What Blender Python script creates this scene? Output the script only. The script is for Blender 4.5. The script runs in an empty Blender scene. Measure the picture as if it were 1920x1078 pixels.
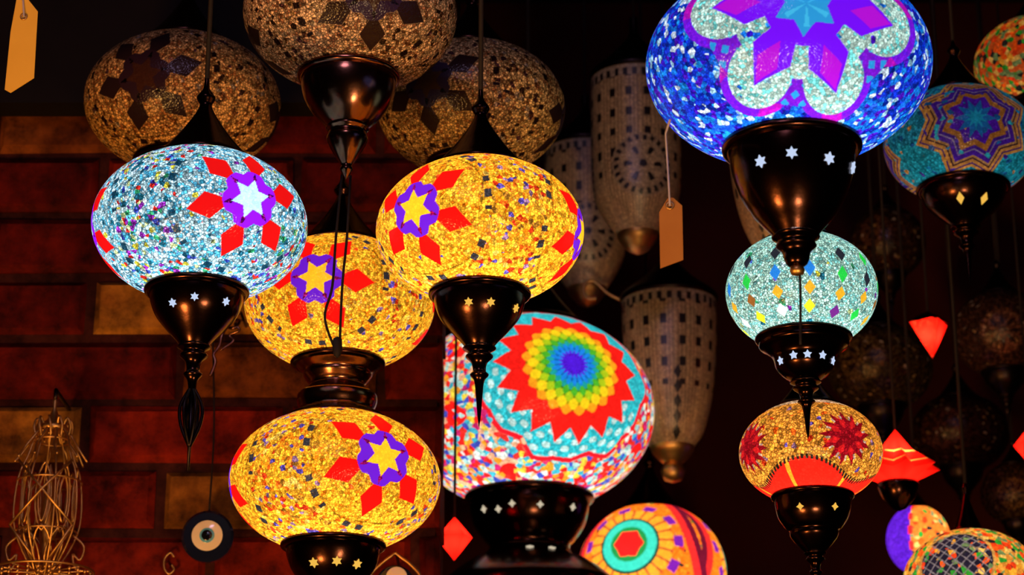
import bpy, math, random
import numpy as np
from mathutils import Vector, Matrix

S = bpy.context.scene
COL = S.collection
PI = math.pi
rad = math.radians

# ------------------------------------------------------------------ camera
F_PX = 4200.0
PITCH = rad(19.0)
CAM_Z = 1.5
cam = bpy.data.cameras.new('camera')
cam_ob = bpy.data.objects.new('camera', cam)
COL.objects.link(cam_ob)
cam.sensor_width = 36.0
cam.lens = F_PX * 36.0 / 1920.0
cam.clip_start = 0.05
cam_ob.location = (0, 0, CAM_Z)
cam_ob.rotation_euler = (PI / 2 + PITCH, 0, 0)
cam.dof.use_dof = True
cam.dof.focus_distance = 2.0
cam.dof.aperture_fstop = 10.0
S.camera = cam_ob

# ------------------------------------------------------------------ world, view
w = bpy.data.worlds.new('world')
S.world = w
w.use_nodes = True
w.node_tree.nodes['Background'].inputs[0].default_value = (0.05, 0.035, 0.05, 1)
w.node_tree.nodes['Background'].inputs[1].default_value = 0.03
S.view_settings.view_transform = 'Standard'
S.view_settings.look = 'None'
S.view_settings.gamma = 1.0
S.view_settings.use_curve_mapping = False
S.view_settings.exposure = 0.0
S.cycles.use_denoising = True
S.cycles.max_bounces = 6
S.cycles.diffuse_bounces = 3
S.cycles.glossy_bounces = 3
S.cycles.transmission_bounces = 4
S.cycles.sample_clamp_indirect = 2.0
S.cycles.caustics_reflective = False
S.cycles.caustics_refractive = False


def area_light(name, loc, target, size, energy, color):
    l = bpy.data.lights.new(name, 'AREA')
    l.shape = 'DISK'
    l.size = size
    l.energy = energy
    l.color = color
    o = bpy.data.objects.new(name, l)
    o.location = loc
    o.rotation_euler = (Vector(target) - Vector(loc)).to_track_quat('-Z', 'Y').to_euler()
    COL.objects.link(o)
    return o


# added fill lights, out of view on the camera's side of the room
area_light('warm_fill_low', (-0.85, 1.0, 0.95), (-0.35, 2.2, 2.35), 0.30, 24.0, (1.0, 0.46, 0.11))  # unseen warm fill from below for the unlit lamps and bricks
area_light('violet_fill_high', (-0.3, 0.2, 3.0), (-0.15, 2.1, 2.45), 0.4, 6.0, (0.80, 0.55, 0.95))  # unseen violet fill from above, not a real window
area_light('warm_fill_recess', (0.30, 1.0, 1.3), (0.18, 2.9, 2.5), 0.2, 8.5, (1.0, 0.60, 0.28))  # unseen warm fill added for the cylinder lamps in the recess

# ------------------------------------------------------------------ projection helper
FWD = Vector((0, math.cos(PITCH), math.sin(PITCH)))
UPV = Vector((0, -math.sin(PITCH), math.cos(PITCH)))


def ray(px, py):
    return FWD + Vector((1, 0, 0)) * ((px - 960) / F_PX) + UPV * ((539 - py) / F_PX)


def at(px, py, Y):
    d = ray(px, py)
    t = Y / d.y
    return Vector((0, 0, CAM_Z)) + d * t


def mpp(p):
    """metres per photo pixel at world point p"""
    return (p - Vector((0, 0, CAM_Z))).dot(FWD) / F_PX


CEIL_Z = 3.25


# ------------------------------------------------------------------ object helpers
def tag(o, label, cat, group=None):
    o['label'] = label
    o['category'] = cat
    if group:
        o['group'] = group
    return o


def empty(name, loc, label, cat, group=None):
    o = bpy.data.objects.new(name, None)
    o.empty_display_size = 0.02
    COL.objects.link(o)
    o.location = loc
    return tag(o, label, cat, group)


def link_mesh(name, me, mat, parent=None, smooth=True):
    o = bpy.data.objects.new(name, me)
    if mat is not None:
        me.materials.append(mat)
    if smooth and len(me.polygons):
        me.polygons.foreach_set('use_smooth', [True] * len(me.polygons))
    COL.objects.link(o)
    if parent is not None:
        o.parent = parent
    return o


class MB:
    def __init__(self):
        self.v = []
        self.f = []

    def add(self, vs, fs):
        n = len(self.v)
        self.v += [tuple(x) for x in vs]
        self.f += [tuple(i + n for i in f) for f in fs]

    def box(self, c, s, M=None):
        vs = []
        for x in (-.5, .5):
            for y in (-.5, .5):
                for z in (-.5, .5):
                    p = Vector((x * s[0], y * s[1], z * s[2]))
                    if M is not None:
                        p = M @ p
                    vs.append(p + Vector(c))
        self.add(vs, [(0, 1, 3, 2), (4, 6, 7, 5), (0, 4, 5, 1), (2, 3, 7, 6), (0, 2, 6, 4), (1, 5, 7, 3)])

    def tube(self, pts, r, seg=8, closed=False):
        pts = [Vector(p) for p in pts]
        n = len(pts)
        rs = r if isinstance(r, (list, tuple)) else [r] * n
        rings = []
        prev = None
        for i, p in enumerate(pts):
            if closed:
                t = (pts[(i + 1) % n] - pts[i - 1])
            else:
                t = pts[min(i + 1, n - 1)] - pts[max(i - 1, 0)]
            t.normalize()
            if prev is None:
                a = Vector((0, 1, 0)) if abs(t.y) < .9 else Vector((1, 0, 0))
            else:
                a = prev
            a = (a - t * a.dot(t)).normalized()
            prev = a
            b = t.cross(a)
            rings.append([p + (a * math.cos(2 * PI * k / seg) + b * math.sin(2 * PI * k / seg)) * rs[i] for k in range(seg)])
        vs = [q for rg in rings for q in rg]
        fs = []
        m = n if closed else n - 1
        for i in range(m):
            j = (i + 1) % n
            for k in range(seg):
                k2 = (k + 1) % seg
                fs.append((i * seg + k, i * seg + k2, j * seg + k2, j * seg + k))
        if not closed:
            fs.append(tuple(range(seg))[::-1])
            fs.append(tuple((n - 1) * seg + k for k in range(seg)))
        self.add(vs, fs)

    def lathe(self, prof, seg=48, c=(0, 0, 0)):
        vs = []
        for (r, z) in prof:
            for k in range(seg):
                a = 2 * PI * k / seg
                vs.append((c[0] + max(r, 1e-5) * math.cos(a), c[1] + max(r, 1e-5) * math.sin(a), c[2] + z))
        fs = []
        for i in range(len(prof) - 1):
            for k in range(seg):
                k2 = (k + 1) % seg
                fs.append((i * seg + k, i * seg + k2, (i + 1) * seg + k2, (i + 1) * seg + k))
        self.add(vs, fs)

    def prism(self, poly, thick, M):
        n = len(poly)
        vs = [M @ Vector((x, y, -thick / 2)) for x, y in poly] + [M @ Vector((x, y, thick / 2)) for x, y in poly]
        fs = [tuple(range(n))[::-1], tuple(range(n, 2 * n))]
        for i in range(n):
            j = (i + 1) % n
            fs.append((i, j, j + n, i + n))
        self.add(vs, fs)

    def build(self, name, mat, parent=None, smooth=True, sharp=None):
        me = bpy.data.meshes.new(name)
        me.from_pydata(self.v, [], self.f)
        me.update()
        o = link_mesh(name, me, mat, parent, smooth)
        if smooth and sharp:
            try:
                me.set_sharp_from_angle(angle=rad(sharp))
            except Exception:
                pass
        return o


def spline(pts, n=6):
    """Catmull-Rom through the given tuples"""
    P = [Vector(p) for p in pts]
    out = []
    for i in range(len(P) - 1):
        p0 = P[max(i - 1, 0)]
        p1 = P[i]
        p2 = P[i + 1]
        p3 = P[min(i + 2, len(P) - 1)]
        for k in range(n):
            t = k / n
            out.append(0.5 * ((2 * p1) + (p2 - p0) * t + (2 * p0 - 5 * p1 + 4 * p2 - p3) * t * t + (3 * p1 - p0 - 3 * p2 + p3) * t ** 3))
    out.append(P[-1])
    return [tuple(p) for p in out]


# ------------------------------------------------------------------ materials
def new_mat(name):
    m = bpy.data.materials.new(name)
    m.use_nodes = True
    nt = m.node_tree
    nt.nodes.clear()
    return m, nt, nt.nodes, nt.links


def metal_mat(name, col, rough=0.28, metallic=1.0, noise=60.0):
    m, nt, N, L = new_mat(name)
    out = N.new('ShaderNodeOutputMaterial')
    b = N.new('ShaderNodeBsdfPrincipled')
    tc = N.new('ShaderNodeTexCoord')
    nz = N.new('ShaderNodeTexNoise')
    nz.inputs['Scale'].default_value = noise
    nz.inputs['Detail'].default_value = 4
    L.new(tc.outputs['Object'], nz.inputs['Vector'])
    mx = N.new('ShaderNodeMix')
    mx.data_type = 'RGBA'
    mx.inputs[6].default_value = (col[0] * .6, col[1] * .6, col[2] * .6, 1)
    mx.inputs[7].default_value = (min(1, col[0] * 1.3), min(1, col[1] * 1.3), min(1, col[2] * 1.3), 1)
    L.new(nz.outputs['Fac'], mx.inputs[0])
    L.new(mx.outputs[2], b.inputs['Base Color'])
    b.inputs['Metallic'].default_value = metallic
    if metallic < .5:
        b.inputs['Specular IOR Level'].default_value = .1
    b.inputs['Roughness'].default_value = rough
    bp = N.new('ShaderNodeBump')
    bp.inputs['Strength'].default_value = 0.15
    bp.inputs['Distance'].default_value = 0.002
    L.new(nz.outputs['Fac'], bp.inputs['Height'])
    L.new(bp.outputs[0], b.inputs['Normal'])
    L.new(b.outputs[0], out.inputs[0])
    return m


def emit_mat(name, col, strength):
    m, nt, N, L = new_mat(name)
    out = N.new('ShaderNodeOutputMaterial')
    e = N.new('ShaderNodeEmission')
    e.inputs[0].default_value = (*col, 1)
    e.inputs[1].default_value = strength
    L.new(e.outputs[0], out.inputs[0])
    return m


def mosaic_mat(name, palette, chip_scale=200.0, bead_scale=430.0, trans=0.85, gloss=0.03, grout=0.45, bead_var=0.5, rough=0.18, fres=0.22, gw=0.16, alt=None, altp=.3):
    """Glass mosaic: base colour from attribute Col, alpha of Col = share of loose coloured chips."""
    m, nt, N, L = new_mat(name)
    out = N.new('ShaderNodeOutputMaterial')
    at_ = N.new('ShaderNodeAttribute')
    at_.attribute_name = 'Col'
    tc = N.new('ShaderNodeTexCoord')
    v1 = N.new('ShaderNodeTexVoronoi')
    v1.inputs['Scale'].default_value = chip_scale
    L.new(tc.outputs['Object'], v1.inputs['Vector'])
    sp = N.new('ShaderNodeSeparateColor')
    L.new(v1.outputs['Color'], sp.inputs[0])
    lt = N.new('ShaderNodeMath')
    lt.operation = 'LESS_THAN'
    L.new(sp.outputs[0], lt.inputs[0])
    L.new(at_.outputs['Alpha'], lt.inputs[1])
    cr = N.new('ShaderNodeValToRGB')
    cr.color_ramp.interpolation = 'CONSTANT'
    el = cr.color_ramp.elements
    while len(el) > 1:
        el.remove(el[-1])
    el[0].position = 0
    el[0].color = (*palette[0], 1)
    for i, c in enumerate(palette[1:]):
        e = el.new((i + 1) / len(palette))
        e.color = (*c, 1)
    L.new(sp.outputs[1], cr.inputs[0])
    mx = N.new('ShaderNodeMix')
    mx.data_type = 'RGBA'
    L.new(lt.outputs[0], mx.inputs[0])
    L.new(at_.outputs['Color'], mx.inputs[6])
    L.new(cr.outputs[0], mx.inputs[7])
    # beads / grout
    v2 = N.new('ShaderNodeTexVoronoi')
    v2.feature = 'DISTANCE_TO_EDGE'
    v2.inputs['Scale'].default_value = bead_scale
    L.new(tc.outputs['Object'], v2.inputs['Vector'])
    mr = N.new('ShaderNodeMapRange')
    mr.inputs[1].default_value = 0.0
    mr.inputs[2].default_value = gw
    mr.inputs[3].default_value = grout
    mr.inputs[4].default_value = 1.0
    L.new(v2.outputs['Distance'], mr.inputs[0])
    v3 = N.new('ShaderNodeTexVoronoi')
    v3.inputs['Scale'].default_value = bead_scale
    L.new(tc.outputs['Object'], v3.inputs['Vector'])
    sp3 = N.new('ShaderNodeSeparateColor')
    L.new(v3.outputs['Color'], sp3.inputs[0])
    mr2 = N.new('ShaderNodeMapRange')
    mr2.inputs[3].default_value = 1.0 - bead_var
    mr2.inputs[4].default_value = 1.0 + bead_var * 0.6
    L.new(sp3.outputs[2], mr2.inputs[0])
    # beads apply fully on frit, weakly on solid tiles (attribute Tile)
    at2 = N.new('ShaderNodeAttribute')
    at2.attribute_name = 'Tile'
    mul = N.new('ShaderNodeMath')
    mul.operation = 'MULTIPLY'
    L.new(mr.outputs[0], mul.inputs[0])
    L.new(mr2.outputs[0], mul.inputs[1])
    mt = N.new('ShaderNodeMix')
    mt.data_type = 'FLOAT'
    L.new(at2.outputs['Fac'], mt.inputs[0])
    L.new(mul.outputs[0], mt.inputs[2])
    mt.inputs[3].default_value = 0.95
    src = mx.outputs[2]
    if alt is not None:      # part of the frit is of a second tint
        l2 = N.new('ShaderNodeMath')
        l2.operation = 'LESS_THAN'
        L.new(sp3.outputs[0], l2.inputs[0])
        l2.inputs[1].default_value = altp
        inv = N.new('ShaderNodeMath')
        inv.operation = 'SUBTRACT'
        inv.inputs[0].default_value = 1.0
        inv.use_clamp = True
        sm = N.new('ShaderNodeMath')
        sm.operation = 'ADD'
        L.new(at2.outputs['Fac'], sm.inputs[0])
        L.new(lt.outputs[0], sm.inputs[1])
        L.new(sm.outputs[0], inv.inputs[1])
        pr = N.new('ShaderNodeMath')
        pr.operation = 'MULTIPLY'
        L.new(l2.outputs[0], pr.inputs[0])
        L.new(inv.outputs[0], pr.inputs[1])
        ma = N.new('ShaderNodeMix')
        ma.data_type = 'RGBA'
        ma.blend_type = 'MULTIPLY'
        L.new(pr.outputs[0], ma.inputs[0])
        L.new(mx.outputs[2], ma.inputs[6])
        ma.inputs[7].default_value = (*alt, 1)
        src = ma.outputs[2]
    vm = N.new('ShaderNodeVectorMath')
    vm.operation = 'SCALE'
    L.new(src, vm.inputs[0])
    L.new(mt.outputs[0], vm.inputs['Scale'])
    tr = N.new('ShaderNodeBsdfTranslucent')
    df = N.new('ShaderNodeBsdfDiffuse')
    L.new(vm.outputs[0], tr.inputs[0])
    L.new(vm.outputs[0], df.inputs[0])
    ms = N.new('ShaderNodeMixShader')
    ms.inputs[0].default_value = 1 - trans
    L.new(tr.outputs[0], ms.inputs[1])
    L.new(df.outputs[0], ms.inputs[2])
    gl = N.new('ShaderNodeBsdfGlossy')
    gl.inputs['Roughness'].default_value = rough
    bp = N.new('ShaderNodeBump')
    bp.inputs['Strength'].default_value = 0.5
    bp.inputs['Distance'].default_value = 0.0008
    L.new(v2.outputs['Distance'], bp.inputs['Height'])
    L.new(bp.outputs[0], gl.inputs['Normal'])
    lw = N.new('ShaderNodeFresnel')
    lw.inputs[0].default_value = 1.35
    ms2 = N.new('ShaderNodeMixShader')
    mg = N.new('ShaderNodeMath')
    mg.operation = 'MULTIPLY_ADD'
    mg.inputs[1].default_value = fres
    mg.inputs[2].default_value = gloss * 0.3
    mg.use_clamp = True
    L.new(lw.outputs[0], mg.inputs[0])
    L.new(mg.outputs[0], ms2.inputs[0])
    L.new(ms.outputs[0], ms2.inputs[1])
    L.new(gl.outputs[0], ms2.inputs[2])
    L.new(ms2.outputs[0], out.inputs[0])
    return m


M_BRONZE = metal_mat('dark_bronze', (0.045, 0.018, 0.012), 0.20)
M_COPPER = metal_mat('polished_copper_brown', (0.20, 0.085, 0.05), 0.2)
M_BRASS = metal_mat('aged_brass', (0.60, 0.33, 0.10), 0.42)
M_BLACK = metal_mat('black_metal', (0.02, 0.014, 0.014), 0.35)
M_CORD = metal_mat('black_cord', (0.012, 0.008, 0.008), 0.6, 0.0)
M_STRING = metal_mat('pale_string', (0.35, 0.30, 0.38), 0.8, 0.0)
M_WOOD = metal_mat('dark_wood', (0.006, 0.004, 0.004), 0.7, 0.0, 20)

# ------------------------------------------------------------------ setting
def brick_mat():
    m, nt, N, L = new_mat('brick')
    out = N.new('ShaderNodeOutputMaterial')
    b = N.new('ShaderNodeBsdfPrincipled')
    a = N.new('ShaderNodeAttribute')
    a.attribute_name = 'Col'
    tc = N.new('ShaderNodeTexCoord')
    nz = N.new('ShaderNodeTexNoise')
    nz.inputs['Scale'].default_value = 26
    nz.inputs['Detail'].default_value = 8
    nz.inputs['Roughness'].default_value = .7
    L.new(tc.outputs['Object'], nz.inputs['Vector'])
    mr = N.new('ShaderNodeMapRange')
    mr.inputs[1].default_value = .35
    mr.inputs[2].default_value = .68
    mr.inputs[3].default_value = .22
    mr.inputs[4].default_value = 1.35
    L.new(nz.outputs['Fac'], mr.inputs[0])
    vm = N.new('ShaderNodeVectorMath')
    vm.operation = 'SCALE'
    n2 = N.new('ShaderNodeTexNoise')
    n2.inputs['Scale'].default_value = 9
    n2.inputs['Detail'].default_value = 5
    L.new(tc.outputs['Object'], n2.inputs['Vector'])
    r2 = N.new('ShaderNodeMapRange')
    r2.inputs[1].default_value = .52
    r2.inputs[2].default_value = .68
    r2.inputs[3].default_value = 0
    r2.inputs[4].default_value = .7
    L.new(n2.outputs['Fac'], r2.inputs[0])
    mc = N.new('ShaderNodeMix')
    mc.data_type = 'RGBA'
    mc.blend_type = 'MULTIPLY'
    L.new(r2.outputs[0], mc.inputs[0])
    L.new(a.outputs['Color'], mc.inputs[6])
    mc.inputs[7].default_value = (.35, .22, .2, 1)
    L.new(mc.outputs[2], vm.inputs[0])
    L.new(mr.outputs[0], vm.inputs['Scale'])
    L.new(vm.outputs[0], b.inputs['Base Color'])
    b.inputs['Roughness'].default_value = .75
    b.inputs['Specular IOR Level'].default_value = .06
    bp = N.new('ShaderNodeBump')
    bp.inputs['Strength'].default_value = .7
    bp.inputs['Distance'].default_value = .004
    L.new(nz.outputs['Fac'], bp.inputs['Height'])
    L.new(bp.outputs[0], b.inputs['Normal'])
    L.new(b.outputs[0], out.inputs[0])
    return m


def plain_mat(name, c0, c1, scale=6, rough=.8):
    m, nt, N, L = new_mat(name)
    out = N.new('ShaderNodeOutputMaterial')
    b = N.new('ShaderNodeBsdfPrincipled')
    tc = N.new('ShaderNodeTexCoord')
    nz = N.new('ShaderNodeTexNoise')
    nz.inputs['Scale'].default_value = scale
    nz.inputs['Detail'].default_value = 6
    L.new(tc.outputs['Object'], nz.inputs['Vector'])
    mx = N.new('ShaderNodeMix')
    mx.data_type = 'RGBA'
    mx.inputs[6].default_value = (*c0, 1)
    mx.inputs[7].default_value = (*c1, 1)
    L.new(nz.outputs['Fac'], mx.inputs[0])
    L.new(mx.outputs[2], b.inputs['Base Color'])
    b.inputs['Roughness'].default_value = rough
    b.inputs['Specular IOR Level'].default_value = .1
    L.new(b.outputs[0], out.inputs[0])
    return m


M_BRICK = brick_mat()
M_PLASTER = plain_mat('dark_red_plaster', (.05, .005, .003), (.012, .001, .001), 5)
M_CEIL = plain_mat('dark_ceiling', (.010, .007, .008), (.005, .004, .005), 4)

WALL_Y = 2.38
TAN, OCH, RED, DRED, BRN = (.24, .09, .010), (.33, .13, .015), (.16, .009, .002), (.085, .004, .0015), (.16, .040, .005)
# the bed joints read off the photo (pixel rows) and, per course, the head joint and the bricks' colours
random.seed(4)
z_edge = at(400, 640, WALL_Y).z
pitch_z = 0.0735
x_end = at(828, 800, WALL_Y).x
bl = 0.222


def build_wall():
    vs, fs, cols = [], [], []

    def rbox(x0, x1, z0, z1, c, y0, y1, bev=.007):
        n = len(vs)
        j = lambda: random.uniform(-.0015, .0015)
        q = [(x0, z0), (x1, z0), (x1, z1), (x0, z1)]
        q2 = [(x0 + bev, z0 + bev), (x1 - bev, z0 + bev), (x1 - bev, z1 - bev), (x0 + bev, z1 - bev)]
        for (x, z) in q:
            vs.append((x + j(), y1, z + j()))
        for (x, z) in q:
            vs.append((x + j(), y0 + bev, z + j()))
        for (x, z) in q2:
            vs.append((x, y0 + j(), z))
        for i in range(4):
            k = (i + 1) % 4
            fs.append((n + i, n + k, n + 4 + k, n + 4 + i))
            fs.append((n + 4 + i, n + 4 + k, n + 8 + k, n + 8 + i))
        fs.append((n + 8, n + 9, n + 10, n + 11))
        cols.extend([(*c, 1)] * 9)

    # course index 0 lies just below pixel row 640
    joint_px = {0: 335, 1: 155, 2: 295, 3: 390, -1: 165, -2: 345, -3: 190, -4: 350, -5: 160}
    ctab = {-1: [DRED, OCH, DRED, RED], 0: [DRED, BRN, RED, DRED], 1: [OCH, RED, DRED, RED], 2: [RED, TAN, RED, RED],
            3: [RED, RED, DRED, RED], 4: [RED, DRED, BRN, RED], -2: [DRED, DRED, BRN, DRED], -3: [DRED, RED, DRED, BRN], -4: [BRN, DRED, DRED, BRN],
            -5: [DRED, DRED, DRED, DRED]}
    for c in range(-14, 14):
        z1 = z_edge - c * pitch_z
        z0 = z1 - pitch_z + .010
        row_px = 640 + (c + .5) * 121
        jx = joint_px.get(c, 160 + (c % 2) * 170)
        xj = at(jx, row_px, WALL_Y).x
        tab = ctab.get(c, [DRED, RED, DRED, RED])
        x = xj - bl * 3
        k = -3
        while x < x_end:
            xa, xb = x + .006, min(x + bl - .004, x_end)
            if xb - xa > .01:
                idx = k + 1
                col = tab[idx] if 0 <= idx < 4 else random.choice((DRED, RED, RED, BRN))
                v = random.uniform(.85, 1.15)
                rbox(xa, xb, z0, z1, tuple(min(1, a * v) for a in col), WALL_Y + random.uniform(-.002, .003), WALL_Y + .10)
            x += bl
            k += 1
    # mortar core
    n = len(vs)
    X0, X1, Y0, Y1, Z0, Z1 = -1.6, x_end - .006, WALL_Y + .009, WALL_Y + .094, 1.0, CEIL_Z
    for x in (X0, X1):
        for y in (Y0, Y1):
            for z in (Z0, Z1):
                vs.append((x, y, z))
    for f in [(0, 1, 3, 2), (4, 6, 7, 5), (0, 4, 5, 1), (2, 3, 7, 6), (0, 2, 6, 4), (1, 5, 7, 3)]:
        fs.append(tuple(n + i for i in f))
        cols.append((.040, .008, .005, 1))
    me = bpy.data.meshes.new('wall_left')
    me.from_pydata(vs, [], fs)
    at_ = me.attributes.new('Col', 'FLOAT_COLOR', 'FACE')
    at_.data.foreach_set('color', np.array(cols, dtype=np.float32).ravel())
    o = link_mesh('wall_left', me, M_BRICK, None, False)
    o['kind'] = 'structure'


build_wall()


def struct_box(name, c, s, mat):
    b = MB()
    b.box(c, s)
    o = b.build(name, mat, None, False)
    o['kind'] = 'structure'
    return o


struct_box('wall_back', (0.6, 3.60, 2.1), (4.4, .1, 2.4), M_PLASTER)
struct_box('ceiling', (0.3, 1.8, CEIL_Z + .05), (4.2, 3.8, .1), M_CEIL)
zb = at(80, 192, 2.335).z
struct_box('trim_1', (-.84, 2.355, (zb + CEIL_Z) / 2), (1.52, .04, CEIL_Z - zb), M_WOOD)

# ------------------------------------------------------------------ mosaic shades
BEIGE = (.50, .36, .20)


class Med:
    def __init__(self, P, m, nrm):
        m = np.array(m)
        n = np.array(nrm) / np.linalg.norm(nrm)
        e1 = np.cross([0, 0, 1.0], n)
        e1 /= np.linalg.norm(e1)
        e2 = np.cross(n, e1)
        q = P - m
        u = q @ e1
        v = q @ e2
        d = np.sqrt((q ** 2).sum(-1))
        self.r = d
        self.t = np.arctan2(v, u)
        self.front = (q @ n) > -1.2

    def star(self, n, r1, r2, t0=0.0):
        s = 2 * PI / n
        a = np.mod(self.t - t0, s)
        a = np.minimum(a, s - a)
        b = PI / n
        return r1 * r2 * math.sin(b) / (r2 * np.sin(b - a) + r1 * np.sin(a))

    def petal(self, n, s0, sm, s1, hw, t0=0.0):
        s = 2 * PI / n
        a = np.mod(self.t - t0 + s / 2, s) - s / 2
        x = self.r * np.cos(a)
        y = np.abs(self.r * np.sin(a))
        w = np.where(x < sm, (x - s0) / (sm - s0), (s1 - x) / (s1 - sm)) * hw
        return (y < w) & (x > s0) & (x < s1)

    def dash(self, r0, r1, n, duty=.5, t0=0):
        a = np.mod((self.t - t0) * n / (2 * PI), 1.0)
        return (self.r > r0) & (self.r < r1) & (a < duty)


class Canvas:
    def __init__(self, P, k, phi, beta):
        self.P, self.k, self.phi, self.beta = P, k, phi, beta
        self.c = np.zeros((len(P), 4), dtype=np.float32)
        self.tile = np.zeros(len(P), dtype=np.float32)

    def fill(self, col, alpha=0.0, mask=None, tile=0.0):
        if mask is None:
            mask = slice(None)
        self.c[mask, 0:3] = col
        self.c[mask, 3] = alpha
        self.tile[mask] = tile

    def meds(self, lon, lat, n=3):
        """n medallions round the shade; lon/lat of the first on the ellipsoid (parametric)"""
        for i in range(n):
            a = lon + i * 2 * PI / n
            m = (math.cos(lat) * math.cos(a), math.cos(lat) * math.sin(a), self.k * math.sin(lat))
            nn = (math.cos(lat) * math.cos(a), math.cos(lat) * math.sin(a), math.sin(lat) / self.k)
            yield Med(self.P, m, nn)


def lonlat(center, R, k, px, py):
    """where on this shade the photo shows its medallion"""
    o = Vector((0, 0, CAM_Z)) - center
    d = ray(px, py).normalized()
    s = Vector((1, 1, 1 / k))
    o2 = Vector((o.x, o.y, o.z / k)) / R
    d2 = Vector((d.x, d.y, d.z / k)) / R
    A = d2.dot(d2)
    B = 2 * o2.dot(d2)
    Cc = o2.dot(o2) - 1
    disc = max(B * B - 4 * A * Cc, 0)
    t = (-B - math.sqrt(disc)) / (2 * A)
    p = o2 + d2 * t
    p.normalize()
    return math.atan2(p.y, p.x), math.asin(max(-1, min(1, p.z)))


def shade(name, parent, R, k, rc_bot, rc_top, pattern, mat, seg=640, rows=260, zoff=0.0, pw=2.0):
    b0 = -math.acos(min(.999, rc_bot))
    b1 = math.acos(min(.999, rc_top))
    beta = np.linspace(b0, b1, rows)
    phi = np.linspace(0, 2 * PI, seg, endpoint=False)
    BB, PP = np.meshgrid(beta, phi, indexing='ij')
    BB = BB.ravel()
    PP = PP.ravel()
    P = np.stack([np.cos(BB) * np.cos(PP), np.cos(BB) * np.sin(PP), k * np.sin(BB)], -1)
    cv = Canvas(P, k, PP, BB)
    pattern(cv)
    return grid_mesh(name, parent, P * R + np.array([0, 0, zoff]), seg, rows, cv, mat)


def grid_mesh(name, parent, V, seg, rows, cv, mat):
    me = bpy.data.meshes.new(name)
    nv = seg * rows
    me.vertices.add(nv)
    me.vertices.foreach_set('co', V.astype(np.float32).ravel())
    i = np.arange(rows - 1)[:, None] * seg
    j = np.arange(seg)[None, :]
    j2 = (j + 1) % seg
    q = np.stack([i + j, i + j2, i + seg + j2, i + seg + j], -1).reshape(-1, 4)
    nf = len(q)
    me.loops.add(nf * 4)
    me.loops.foreach_set('vertex_index', q.ravel().astype(np.int32))
    me.polygons.add(nf)
    me.polygons.foreach_set('loop_start', (np.arange(nf) * 4).astype(np.int32))
    me.update(calc_edges=True)
    a = me.attributes.new('Col', 'FLOAT_COLOR', 'POINT')
    a.data.foreach_set('color', cv.c.ravel())
    a = me.attributes.new('Tile', 'FLOAT', 'POINT')
    a.data.foreach_set('value', cv.tile)
    me.validate()
    return link_mesh(name, me, mat, parent, True)


def wobble(cv, n1=5, n2=7, amp=.02):
    return amp * (np.sin(cv.phi * n1 * 3 + cv.beta * 9) + np.sin(cv.beta * n2 * 4 - cv.phi * 11)) * .5


# ---- patterns
def pat_daisy(base, petal, band, star, rot=0.2, chip=.30, dark=(.03, .03, .04), edge=.72, lon=0, lat=0, n=3, inner=.03, top=None):
    def f(cv):
        cv.fill(base, chip)
        best = None
        for m in cv.meds(lon, lat, n):
            w_ = wobble(cv, amp=.02)
            cv.fill(base, inner, m.r < edge + w_)
            d = m.dash(edge - .03, edge + .035, 26, .5) & (np.sin(m.t * 7 + 1) > -.2)
            cv.fill(dark, 0, d, .3)
            cv.fill(tuple(b * .45 for b in base), 0, (np.abs(m.r - edge * .93 - .02 * np.sin(m.t * 5)) < .010) & (np.sin(m.t * 3) > -.3), 0)
            cv.fill(petal, 0, m.petal(6, .19, .41, .60, .128, rot), 1.0)
            cv.fill(band, 0, (m.r < m.star(6, .37, .235, rot)) & (m.r < .275), 1.0)
            gap = m.petal(6, .17, .20, .27, .022, rot)
            cv.fill(tuple(p_ * .35 + b_ * .25 for p_, b_ in zip(petal, band)), 0, gap, 0)
            cv.fill(star, 0, m.r < m.star(6, .195, .105, rot), .8)
    return f


def pat_blue(lon, lat):
    def f(cv):
        cv.fill((.010, .035, .62), .75)
        cv.fill((.02, .10, .75), .9, (cv.beta < -.80))
        for m in cv.meds(lon, lat, 2):
            t0 = rad(-66)
            s = 2 * PI / 6
            a = np.mod(m.t - t0 + s / 2, s) - s / 2
            x = m.r * np.cos(a) - .56
            y = m.r * np.sin(a)
            dd = np.sqrt((x * .95) ** 2 + y ** 2)
            lobes = (dd < .235) | (m.r < .50)
            band = (dd < .30) | (m.r < .60)
            cv.fill((.16, .008, .62), .0, band, .6)
            cv.fill((.42, .006, .40), .0, band & (np.sin(m.t * 9) > .55), .6)
            cl = (np.abs(a) > s * .27) & (m.r > .48) & (m.r < .70)
            cv.fill((.16, .008, .50), .0, cl, .6)
            aa = s / 2 - np.abs(a)
            u_, v_ = (m.r * .72 + aa * m.r * .72) / .052, (m.r * .72 - aa * m.r * .72) / .052
            chk = (np.mod(np.floor(u_), 2) == 0) & (np.mod(np.floor(v_), 2) == 0)
            cv.fill((.02, .25, .55), 0, cl & chk, .8)
            cv.fill((.50, .72, .60), .03, lobes & ~(cl & (m.r > .56) & (dd > .235)), 0)
            # violet petals with a notch between them
            cv.fill((.14, .004, .70), 0, m.petal(6, .0, .40, .645, .155, t0), 1)
            cv.fill((.14, .004, .70), 0, m.r < .285, 1)
            cv.fill((.36, .005, .50), 0, m.petal(6, .30, .46, .62, .085, t0), 1)
            cv.fill((.02, .25, .52), 0, m.r < m.star(6, .225, .14, t0 + rad(30)), 1)
            cv.fill((.04, .38, .60), 0, (m.r < .16) & (np.abs(np.mod(m.t * 6 / (2 * PI), 1) - .5) < .12), 1)
    return f


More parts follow.
